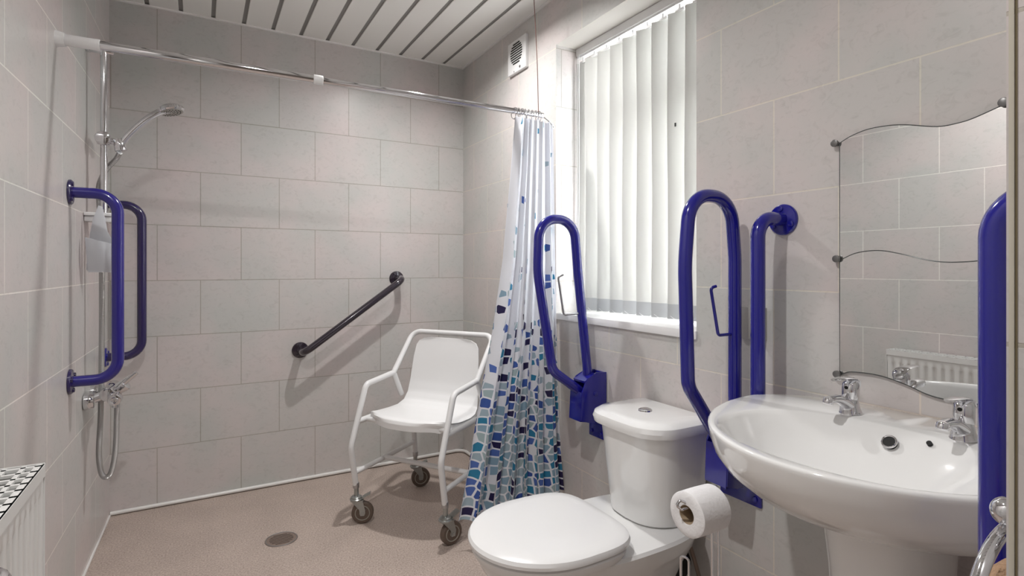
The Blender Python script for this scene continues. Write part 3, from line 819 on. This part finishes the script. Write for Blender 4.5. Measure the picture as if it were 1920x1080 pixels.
# castors
def castor(u, v, z, ang):
    """fork and wheel; swivel direction ang in the floor plane"""
    base = cp(u, v, 0); d = Vector((math.cos(ang), math.sin(ang), 0)); s = Vector((-d.y, d.x, 0))
    rw = .045; wc = base + d * .026 + Vector((0, 0, rw + .0005))
    b_ = MB()
    b_.cyl(base + Vector((0, 0, .118)), base + Vector((0, 0, .165)), .0095, n=20)
    b_.tube([base + Vector((0, 0, q)) for q in (.096, .099, .104, .108, .112, .118)], .02, 28, radii=[.020, .026, .027, .022, .023, .014])
    for k in (-1, 1):
        o_ = s * .0165 * k
        pts = [base + o_ + d * -.020 + Vector((0, 0, .100)), base + o_ + d * .026 + Vector((0, 0, .100)), wc + o_ + d * .012 + Vector((0, 0, .012)), wc + o_ + d * .008 - Vector((0, 0, .010)), wc + o_ - d * .008 - Vector((0, 0, .010)), wc + o_ - d * .013 + Vector((0, 0, .016))]
        b_.prism([p - s * .0012 for p in pts], s * .0024)
    b_.prism([base + d * -.022 - s * .0175 + Vector((0, 0, .096)), base + d * .03 - s * .0175 + Vector((0, 0, .096)), base + d * .03 + s * .0175 + Vector((0, 0, .096)), base + d * -.022 + s * .0175 + Vector((0, 0, .096))], (0, 0, .004))
    b_.cyl(wc - s * .020, wc + s * .020, .006, n=14)
    f = b_.build('castor_fork', M_ZINC, ch)
    w_ = MB()
    w_.tube([wc - s * .0125, wc - s * .012, wc - s * .008, wc + s * .008, wc + s * .012, wc + s * .0125], rw, 40, radii=[rw - .010, rw - .004, rw, rw, rw - .004, rw - .010]); w_.build('wheel', M_RUBBER, f)
    h_ = MB(); h_.torus(wc - s * .0127, s, .029, .0022, 36, 8); h_.torus(wc + s * .0127, s, .029, .0022, 36, 8); h_.cyl(wc - s * .0135, wc + s * .0135, .013, n=20, bev=.002); h_.build('wheel_hub', M_HUB, f)
    l_ = MB(); l_.box((-.010, -.014, -.003), (.024, .014, .003), .002)
    for vv in l_.bm.verts:
        c_ = vv.co.copy(); vv.co = base + d * (.034 + c_.x) + s * c_.y + Vector((0, 0, .112 + c_.z + c_.x * .5))
    l_.build('brake_pedal', M_ZINC, f)
castor(0, -.010, 0, math.radians(-20)); castor(CW, -.010, 0, math.radians(10))
castor(0, .410, 0, math.radians(-10)); castor(CW, .410, 0, math.radians(30))
for (u, v) in ((0, -.012), (CW, -.012), (0, .41), (CW, .41)):
    b = MB(); b.cyl(cp(u, v, .150), cp(u, v, .172), .0135, n=20, bev=.001); b.build('leg_ferrule', M_STEEL, ch)

# ------------------------------------------------------------------ floor drain
dr = thing('floor_drain', 'round metal grated floor drain set in the vinyl', 'drain', (.276, 2.318, 0))
b = MB(); b.tube([(.276, 2.318, .0), (.276, 2.318, .0015), (.276, 2.318, .002)], .06, 48, radii=[.061, .060, .056]); b.build('grate', mat('drain_metal', srgb(150, 134, 124), .4, metal=.5), dr)
b = MB()
for k in range(-3, 4):
    h_ = math.sqrt(.044 ** 2 - (k * .012) ** 2)
    b.box((.276 - h_, 2.318 + k * .012 - .002, .0018), (.276 + h_, 2.318 + k * .012 + .002, .0026))
b.build('slots', mat('drain_slots', srgb(84, 72, 64), .5, metal=.4), dr, smooth=False)
b = MB(); b.torus((.276, 2.318, .0018), (0, 0, 1), .057, .002, 48, 8); b.build('rim', M_STEEL, dr)

# ------------------------------------------------------------------ toilet
TY = 1.235
to = thing('toilet', 'white close-coupled toilet with closed lid and cistern', 'toilet', (.95, TY, 0))
def egg(x0, x1, hw, z, n=64, back=3.2, cy=TY, front=2.0, xm=.40):
    """outline: round front at x0, squarer back at x1; widest at xm of the length from the back"""
    xc = x1 - (x1 - x0) * xm; out = []
    for k in range(n):
        a = 2 * PI * k / n; c_, s_ = math.cos(a), math.sin(a)
        e_ = front if c_ < 0 else back
        L_ = (xc - x0) if c_ < 0 else (x1 - xc)
        x = xc + math.copysign(abs(c_) ** (2 / e_), c_) * L_
        y = cy + math.copysign(abs(s_) ** (2 / (2.0 if c_ < 0 else back)), s_) * hw
        out.append(Vector((x, y, z)))
    return out
# pan
b = MB()
b.rings([egg(.72, 1.20, .115, 0.0), egg(.725, 1.20, .113, .03), egg(.76, 1.22, .098, .09), egg(.745, 1.245, .105, .16), egg(.70, 1.27, .128, .22), egg(.645, 1.285, .158, .27), egg(.622, 1.29, .172, .305), egg(.618, 1.29, .176, .319), egg(.625, 1.285, .170, .327), egg(.68, 1.26, .14, .328)])
b.build('pan', M_CERAMIC, to)
b = MB()
b.rings([egg(.612, .99, .178, .326), egg(.604, .995, .186, .340), egg(.603, .995, .187, .347), egg(.610, .99, .181, .352)]); b.build('seat_ring', M_PLASTIC, to)
b = MB()
ld = [(.606, .998, .184, .354), (.598, 1.0, .190, .358), (.597, 1.002, .191, .366), (.602, 1.0, .187, .374), (.616, .994, .176, .379), (.66, .97, .145, .3815), (.74, .92, .08, .383)]
b.rings([egg(a_, c_, h_, z_, back=3.8, xm=.47) for a_, c_, h_, z_ in ld]); b.build('lid', M_PLASTIC, to)
for s in (-1, 1):
    b = MB(); b.cyl((1.000, TY + s * .075 - .02, .352), (1.000, TY + s * .075 + .02, .352), .011, n=16, bev=.002); b.cyl((1.0, TY + s * .075, .334), (1.0, TY + s * .075, .352), .010, n=16); b.build('hinge', M_PLASTIC, to)
    b = MB(); b.box((.955, TY + s * .062 - .010, .3785), (.962, TY + s * .062 + .010, .382), .001); b.build('hinge_screw', M_PLASTIC, to, smooth=False)
# cistern
CY = 1.238
def cis(x0, x1, hw, z, fr=.098, bk=.012, n=10):
    """D-shaped plan: big radius front corners"""
    pts = []
    def arc(cx, cy, r, a0, a1):
        for k in range(n + 1):
            a = a0 + (a1 - a0) * k / n; pts.append(Vector((cx + r * math.cos(a), cy + r * math.sin(a), z)))
    arc(x1 - bk, CY + hw - bk, bk, 0, PI / 2)
    arc(x0 + fr, CY + hw - fr, fr, PI / 2, PI)
    # slightly bowed front
    for k in range(1, 8):
        t = k / 8; pts.append(Vector((x0 - .002 * math.sin(PI * t) ** 2, CY + (hw - fr) * (1 - 2 * t), z)))
    arc(x0 + fr, CY - hw + fr, fr, PI, 1.5 * PI)
    arc(x1 - bk, CY - hw + bk, bk, 1.5 * PI, 2 * PI)
    return pts
b = MB()
b.rings([cis(1.10, 1.29, .116, .326), cis(1.092, 1.29, .123, .335), cis(1.084, 1.295, .132, .44), cis(1.076, 1.30, .142, .55), cis(1.073, 1.30, .147, .594)]); b.build('cistern', M_CERAMIC, to)
b = MB()
b.rings([cis(1.068, 1.302, .150, .594), cis(1.054, 1.305, .160, .598), cis(1.051, 1.306, .1625, .612), cis(1.055, 1.305, .159, .625), cis(1.068, 1.300, .148, .634), cis(1.092, 1.285, .125, .638)]); b.build('cistern_lid', M_CERAMIC, to)
b = MB(); b.tube([(1.175, CY, .636), (1.175, CY, .6415), (1.175, CY, .643)], .02, 32, radii=[.0215, .0205, .018]); b.cyl((1.175, CY, .6425), (1.175, CY, .6445), .0155, n=28, bev=.0008); b.build('flush_button', M_CHROME, to)
b = MB(); b.tube(smoothpath([(1.20, TY, .17), (1.25, TY, .17), (1.305, TY, .15)], 6), .055, 24); b.build('waste_connector', M_BLACK, to)
b = MB(); b.tube(smoothpath([(1.235, CY - .095, .325), (1.238, CY - .105, .29), (1.245, CY - .13, .22), (1.265, CY - .145, .12), (1.275, CY - .15, .04), (1.275, CY - .15, 0)], 8), .006, 12); b.cyl((1.235, CY - .095, .295), (1.235, CY - .095, .328), .011, n=6); b.build('supply_hose', M_HOSEBR, to)

# ------------------------------------------------------------------ basin on pedestal
BY = .545
ba = thing('wash_basin', 'large white ceramic wash basin on a pedestal', 'basin', (1.1, BY, 0))
NB = 96
def bout(a):
    """outer plan outline at angle a (0 = toward wall)"""
    c_, s_ = math.cos(a), math.sin(a)
    xc, A, B = 1.165, .372, .317
    if c_ <= 0:
        return Vector((xc + A * c_ * 1.0, BY + B * s_, 0))
    # back part: to the wall with rounded shoulders
    x = xc + .141 * abs(c_) ** .55
    y = BY + math.copysign(abs(s_) ** .75, s_) * (B - .055 * c_ ** .5)
    return Vector((x, y, 0))
def scl(p, s, z, cx=1.16, cy=BY, sy=None):
    x = cx + (p.x - cx) * s; y = cy + (p.y - cy) * (sy or s)
    return Vector((min(x, 1.3035), y, z))
def inn(a, ax, by, z, xc=.985, e=2.35):
    c_, s_ = math.cos(a), math.sin(a)
    return Vector((xc + math.copysign(abs(c_) ** (2 / e), c_) * ax, BY + math.copysign(abs(s_) ** (2 / e), s_) * by, z))
ang = [2 * PI * k / NB for k in range(NB)]
oo = [bout(a) for a in ang]
def outr(s, z, sy=None, dx=0): return [scl(p, s, z, sy=sy) + Vector((0, 0, 0)) for p in oo]
rings = [outr(.30, .598), outr(.36, .602), outr(.52, .616), outr(.68, .635), outr(.82, .658), outr(.915, .685), outr(.965, .710), outr(.988, .735), outr(.997, .752), outr(1.0, .7585), outr(.998, .7620), outr(.992, .7640), outr(.982, .7646)]
rings += [[inn(a, ax_, by_, z_, xc=xc_, e=e_) for a in ang] for (xc_, ax_, by_, z_, e_) in (
    (.995, .176, .236, .7642, 2.2), (.995, .171, .231, .7620, 2.2), (.993, .163, .223, .7540, 2.2), (.987, .148, .207, .730, 2.2), (.980, .122, .175, .695, 2.25), (.974, .092, .130, .668, 2.2), (.970, .052, .066, .653, 2.1), (.970, .022, .022, .648, 2), (.970, .018, .018, .640, 2))]
b = MB(); b.rings(rings); b.build('bowl', M_CERAMIC, ba, angle=50)
# low rear upstand
b = MB(); b.cyl((1.1350, BY - .003, .7425), (1.150, BY - .003, .729), .0112, n=28); b.build('overflow_hole', M_DARK, ba)
b = MB(); b.torus((1.1352, BY - .003, .7423), (-.75, 0, .66), .0120, .002, 28, 8); b.build('overflow_ring', M_CHROME, ba)
b = MB(); b.cyl((1.1450, BY - .064, .7560), (1.158, BY - .064, .7435), .0045, n=16); b.build('chain_hole', M_DARK, ba)
b = MB(); b.cyl((.970, BY, .640), (.970, BY, .6505), .021, n=28, bev=.002); b.build('waste', M_CHROME, ba)
# pedestal
def ped(xa, xb, hw, z):
    out = []
    for k in range(48):
        a = 2 * PI * k / 48; c_, s_ = math.cos(a), math.sin(a)
        out.append(Vector(((xa + xb) / 2 + math.copysign(abs(c_) ** .8, c_) * (xb - xa) / 2, BY + math.copysign(abs(s_) ** .75, s_) * hw, z)))
    return out
b = MB(); b.rings([ped(1.01, 1.25, .105, 0), ped(1.015, 1.25, .102, .03), ped(1.045, 1.25, .088, .12), ped(1.045, 1.25, .086, .35), ped(1.038, 1.25, .092, .50), ped(1.030, 1.25, .100, .58), ped(1.025, 1.25, .105, .615)]); b.build('pedestal', M_CERAMIC, ba)

# taps
def tap(label, x, y, z):
    t = thing('basin_tap', label, 'tap', (x, y, z), group=None)
    def q(dx, dy, dz): return Vector((x + dx, y + dy, z + dz))
    b_ = MB(); b_.tube([q(0, 0, 0), q(0, 0, .003), q(-.001, 0, .006), q(-.002, 0, .014), q(-.002, 0, .026), q(-.001, 0, .031)], .02, 28, radii=[.0205, .0215, .0200, .0185, .0165, .0150])
    # spout: rises outward from the base, ends in a blunt aerator
    rr_ = []
    for k in range(13):
        s = k / 12
        cx_ = -.006 - .076 * s; cz_ = .016 + .022 * s + .008 * math.sin(s * PI)
        hw_ = .0150 - .0045 * s; hh_ = .0105 - .0040 * s
        rr_.append([q(cx_ + .35 * hh_ * math.sin(2 * PI * i / 20), hw_ * math.cos(2 * PI * i / 20), cz_ + hh_ * math.sin(2 * PI * i / 20)) for i in range(20)])
    b_.rings(rr_)
    b_.cyl(q(-.078, 0, .041), q(-.083, 0, .029), .0098, n=20, bev=.002)
    b_.build('body', M_CHROME, t)
    b_ = MB(); b_.tube([q(0, 0, .030), q(0, 0, .034), q(.001, 0, .050), q(.002, 0, .062), q(.002, 0, .069), q(0, 0, .073)], .017, 28, radii=[.0155, .0162, .0165, .0160, .0130, .006])
    ll = []
    path_ = [(.019, .050), (.0175, .060), (.012, .069), (.001, .0745), (-.018, .0770), (-.038, .0775), (-.056, .0770), (-.064, .0765)]
    wid = [.009, .0125, .0145, .0145, .0120, .0105, .0085, .005]
    for (dx, dz), w_ in zip(path_, wid):
        ll.append([q(dx + (.0022 * math.sin(2 * PI * i / 16) if dz < .065 else 0), w_ * math.cos(2 * PI * i / 16), dz + .0022 * math.sin(2 * PI * i / 16)) for i in range(16)])
    b_.rings(ll); b_.build('lever', M_CHROME, t, angle=50)
    b_ = MB(); b_.cyl(q(-.0150, 0, .056), q(-.0170, 0, .056), .0035, n=16); b_.build('indicator_button', M_DARK, t)
    return t
tap('chrome lever basin tap further from the right edge, at the far end of the basin', 1.196, .646, .7645)
tap('chrome lever basin tap nearer the dark blue rail at the right edge', 1.190, .446, .7645)

# ------------------------------------------------------------------ mirror (two wavy glass panels held by clips)
mt = [(.7275, 1.364), (.724, 1.367), (.70, 1.377), (.665, 1.384), (.626, 1.383), (.59, 1.377), (.532, 1.360), (.496, 1.359), (.47, 1.363), (.427, 1.376), (.40, 1.381), (.37, 1.384)]
mm = [(.7275, 1.091), (.720, 1.094), (.688, 1.107), (.643, 1.111), (.60, 1.103), (.55, 1.089), (.513, 1.084), (.465, 1.086), (.427, 1.094), (.40, 1.101), (.37, 1.104)]
mb_ = [(.7275, .821), (.720, .825), (.70, .833), (.643, .835), (.59, .825), (.55, .812), (.515, .808), (.465, .810), (.427, .818), (.40, .825), (.37, .828)]
def smooth2(pts): return [(p.x, p.y) for p in smoothpath([(a_, c_, 0) for a_, c_ in pts], 6)]
def panel(top_, bot_, name, label):
    t = thing(name, label, 'mirror', (XR(.55) - .012, .55, bot_[3][1]))
    out = [(XR(y) - .0065, y, z) for y, z in smooth2(top_)] + [(XR(y) - .0065, y, z + .0012) for y, z in reversed(smooth2(bot_))]
    b_ = MB(); b_.prism(out, (.004, 0, 0))
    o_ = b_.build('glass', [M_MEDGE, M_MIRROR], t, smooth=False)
    for p in o_.data.polygons:
        if p.normal.x < -.9: p.material_index = 1
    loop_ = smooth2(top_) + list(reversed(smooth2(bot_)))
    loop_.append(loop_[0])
    e_ = MB(); e_.tube([(XR(y) - .0062, y, z) for y, z in loop_], .0011, 8, caps=False)  # dark tube round the outline, imitates the shadow in the gap behind the glass
    e_.build('gap_shadow_rim', M_MEDGE, t)
    return t
m1 = panel(mt, mm, 'wavy_mirror', 'upper panel of the frameless mirror with a wavy top edge, above the basin')
m2 = panel(mm, mb_, 'wavy_mirror', 'lower panel of the frameless mirror, its wavy bottom edge above the taps')
def clip(root, y, z):
    b_ = MB(); b_.cyl((XR(y) + .0, y, z), (XR(y) - .0065, y, z), .0055, n=16); b_.cyl((XR(y) - .0095, y, z), (XR(y) - .016, y, z), .0085, n=24, bev=.0015)
    b_.build('clip', M_CLIP, root)
clip(m1, .736, 1.366); clip(m1, .424, 1.380); clip(m2, .732, 1.094); clip(m2, .731, .823)

# ------------------------------------------------------------------ radiator
ra = thing('radiator', 'white panel radiator with slatted top grille on the left wall', 'radiator', (-.33, .95, .12))
RX1 = -.277; RY0, RY1 = .45, 1.43; RZ0, RZ1 = .14, .673
RX0 = XL(.9) + .025
b = MB()
# fluted front panel
prof = []
n_fl = 28
y = RY0 + .012
ptsf = []
step = (RY1 - RY0 - .024) / n_fl
rows = []
def flute(yy, z):
    ph = ((yy - RY0 - .012) / step) % 1
    d_ = .0
    g = 1 if .30 < ph < .70 else 0
    edge_ = min(1, max(0, (RZ1 - .050 - z) / .012)) * min(1, max(0, (z - RZ0 - .05) / .012))
    return -.006 * edge_ * (max(0, math.cos((ph - .5) * 2 * PI)) ** .6 if abs(ph - .5) < .25 else 0)
NYr = n_fl * 10
zs = [RZ0, RZ0 + .02, RZ0 + .05, RZ0 + .056, RZ0 + .062, RZ1 - .062, RZ1 - .056, RZ1 - .050, RZ1 - .012, RZ1 - .006]
for z in zs:
    rows.append([Vector((RX1 + flute(RY0 + .002 + (RY1 - RY0 - .004) * i / NYr, z), RY0 + .002 + (RY1 - RY0 - .004) * i / NYr, z)) for i in range(NYr + 1)])
back = [[Vector((RX1 - .018, p.y, p.z)) for p in r] for r in rows]
b.rings([r + list(reversed(q)) for r, q in zip(rows, back)]); b.build('panel', M_RAD, ra, angle=40)
b = MB(); b.box((RX0 + .0, RY0 + .002, RZ0), (RX0 + .014, RY1 - .002, RZ1 - .01), .003); 
for k in range(40):
    yy = RY0 + .03 + k * (RY1 - RY0 - .06) / 39
    b.box((RX0 + .014, yy, RZ0 + .05), (RX1 - .018, yy + .001, RZ1 - .05))
b.build('rear_panel', M_RAD, ra, smooth=False)
for (ya_, yb_) in ((RY0 - .002, RY0 + .001), (RY1 - .001, RY1 + .002)):
    b = MB(); b.box((RX0 - .002, ya_, RZ0 - .002), (RX1 + .002, yb_, RZ1 + .004), .001); b.build('side_cover', M_RAD, ra, smooth=False)
b = MB()
gz0, gz1 = RZ1 - .003, RZ1 + .002
b.box((RX0 - .002, RY0, gz0), (RX0 + .010, RY1, gz1)); b.box((RX1 - .012, RY0, gz0), (RX1 + .002, RY1, gz1)); b.box((RX1 - .001, RY0, RZ1 - .022), (RX1 + .003, RY1, gz1))
for f_ in (.34, .67):
    xx = RX0 + (RX1 - RX0) * f_; b.box((xx - .004, RY0, gz0), (xx + .004, RY1, gz1))
yy = RY1 - .006
while yy > RY0:
    b.box((RX0, yy - .008, gz0), (RX1, yy, gz1)); yy -= .034
b.build('top_grille', M_RAD, ra, smooth=False)
for yy in (RY0 + .12, RY1 - .12):
    b = MB(); b.box((XL(yy) - .0, yy - .015, RZ0 + .1), (RX0 + .002, yy + .015, RZ1 - .1)); b.build('wall_bracket', M_RAD, ra, smooth=False)

# ------------------------------------------------------------------ open door beside the camera, its lever at the frame's lower left
dl = thing('door_1', '', '', (-.235, -.25, 0)); del dl['label']; del dl['category']; struct(dl)
b = MB(); b.box((-.245, -.20, .005), (-.205, .600, 1.98), .003); b.build('door_leaf', M_WHITE, dl, smooth=False)
b = MB(); b.cyl((-.205, .540, .842), (-.196, .540, .842), .024, n=32, bev=.002); b.tube(fillet([(-.2, .540, .842), (-.131, .540, .842), (-.129, .43, .838)], .012, 6), .0105, 20)
b.build('door_handle', M_CHROME, dl)

# ------------------------------------------------------------------ toilet roll stand and roll
ts = thing('toilet_roll_stand', 'slim chrome wire toilet roll stand between the toilet and the basin', 'stand', (1.03, .86, 0))
RC = Vector((.945, .823, .550))
b = MB(); b.tube([(1.03, .866, .004), (1.03, .866, .556)], .0028, 10); b.tube([(1.04, .857, .004), (1.04, .857, .556)], .0028, 10)
b.tube(fillet([(1.03, .866, .55), (1.03, .866, .566), (1.04, .857, .566), (1.04, .857, .55)], .006, 4), .0028, 10); b.build('upright', M_CHROME, ts)
b = MB(); b.tube(fillet([(1.035, .861, .566), (1.010, .823, .566), (.915, .823, .564), (.885, .829, .578), (.880, .833, .566), (.892, .829, .556), (.905, .823, .560)], .005, 4), .003, 10); b.build('arm', M_CHROME, ts)
b = MB(); b.torus((1.02, .84, .006), (0, 0, 1), .085, .004, 40, 8); b.tube([(.935, .84, .006), (1.105, .84, .006)], .003, 8); b.build('base', M_CHROME, ts)
b = MB(); b.tube(fillet([(.960, .8955, .006), (.960, .8955, .410), (.965, .876, .410), (.965, .876, .006)], .008, 5), .003, 10); b.build('spare_roll_loop', M_CHROME, ts)

ro = thing('toilet_roll', 'white toilet roll hanging on the chrome stand', 'toilet roll', tuple(RC))
b = MB(); RO = .0475; RI = .0200
x0_, x1_ = .899, .984
def ringx(x, r): return [Vector((x, RC.y + r * math.cos(2 * PI * k / 56), RC.z - .004 + r * math.sin(2 * PI * k / 56))) for k in range(56)]
rg = [ringx(x0_, RI), ringx(x0_ - .001, (RI + RO) / 2), ringx(x0_, RO - .003), ringx(x0_ + .002, RO), ringx((x0_ + x1_) / 2, RO + .0008), ringx(x1_ - .002, RO), ringx(x1_, RO - .003), ringx(x1_, RI)]
rg.append(rg[0])
b.rings(rg, False, False); bmesh.ops.remove_doubles(b.bm, verts=b.bm.verts[:], dist=1e-6)
b.build('paper', M_PAPER, ro)
b = MB(); rg = [ringx(x0_ + .001, RI - .0002), ringx(x1_ - .001, RI - .0002), ringx(x1_ - .001, RI - .0012), ringx(x0_ + .001, RI - .0012)]; rg.append(rg[0]); b.rings(rg, False, False); bmesh.ops.remove_doubles(b.bm, verts=b.bm.verts[:], dist=1e-6); b.build('core', M_CARD, ro)

# ------------------------------------------------------------------ towel ring and towel at the right edge
tr = thing('towel_ring', 'chrome towel ring at the lower right edge beside the dark blue rail', 'towel ring', (.645, NIBY, .845))
b = MB(); b.cyl((.640, NIBY, .850), (.640, NIBY + .01, .850), .022, n=28, bev=.003); b.cyl((.640, NIBY + .01, .850), (.640, NIBY + .03, .850), .009, n=18); b.sphere((.640, NIBY + .034, .850), .0135); b.build('wall_mount', M_CHROME, tr)
b = MB(); b.torus((.648, NIBY + .036, .748), (0, 1, 0), .086, .0058, 64, 16); b.build('ring', M_CHROME, tr)
b = MB()
rr_ = []
for k in range(40):
    pass
# towel threaded through the ring: bunched top, hanging down
rows = []
for j in range(26):
    t = j / 25; z = .800 - .42 * t
    hw = (.020 + .045 * min(1, t * 5) ** .6 + .015 * t); hd_ = .018 + .012 * min(1, t * 4) if t > 0 else .006
    row = []
    for i in range(48):
        a = 2 * PI * i / 48
        f_ = 1 + .10 * math.sin(5 * a + 2 * t) + .05 * math.sin(11 * a - t * 3)
        row.append(Vector((.650 + hw * math.cos(a) * f_, NIBY + .036 + min(.034, hd_) * math.sin(a) * (.8 + .2 * f_), z)))
    rows.append(row)
b.rings(rows)
tw = b.build('hand_towel', M_TOWEL, angle=180); tag(tw, 'tan looped hand towel hanging through the chrome ring at lower right', 'towel')
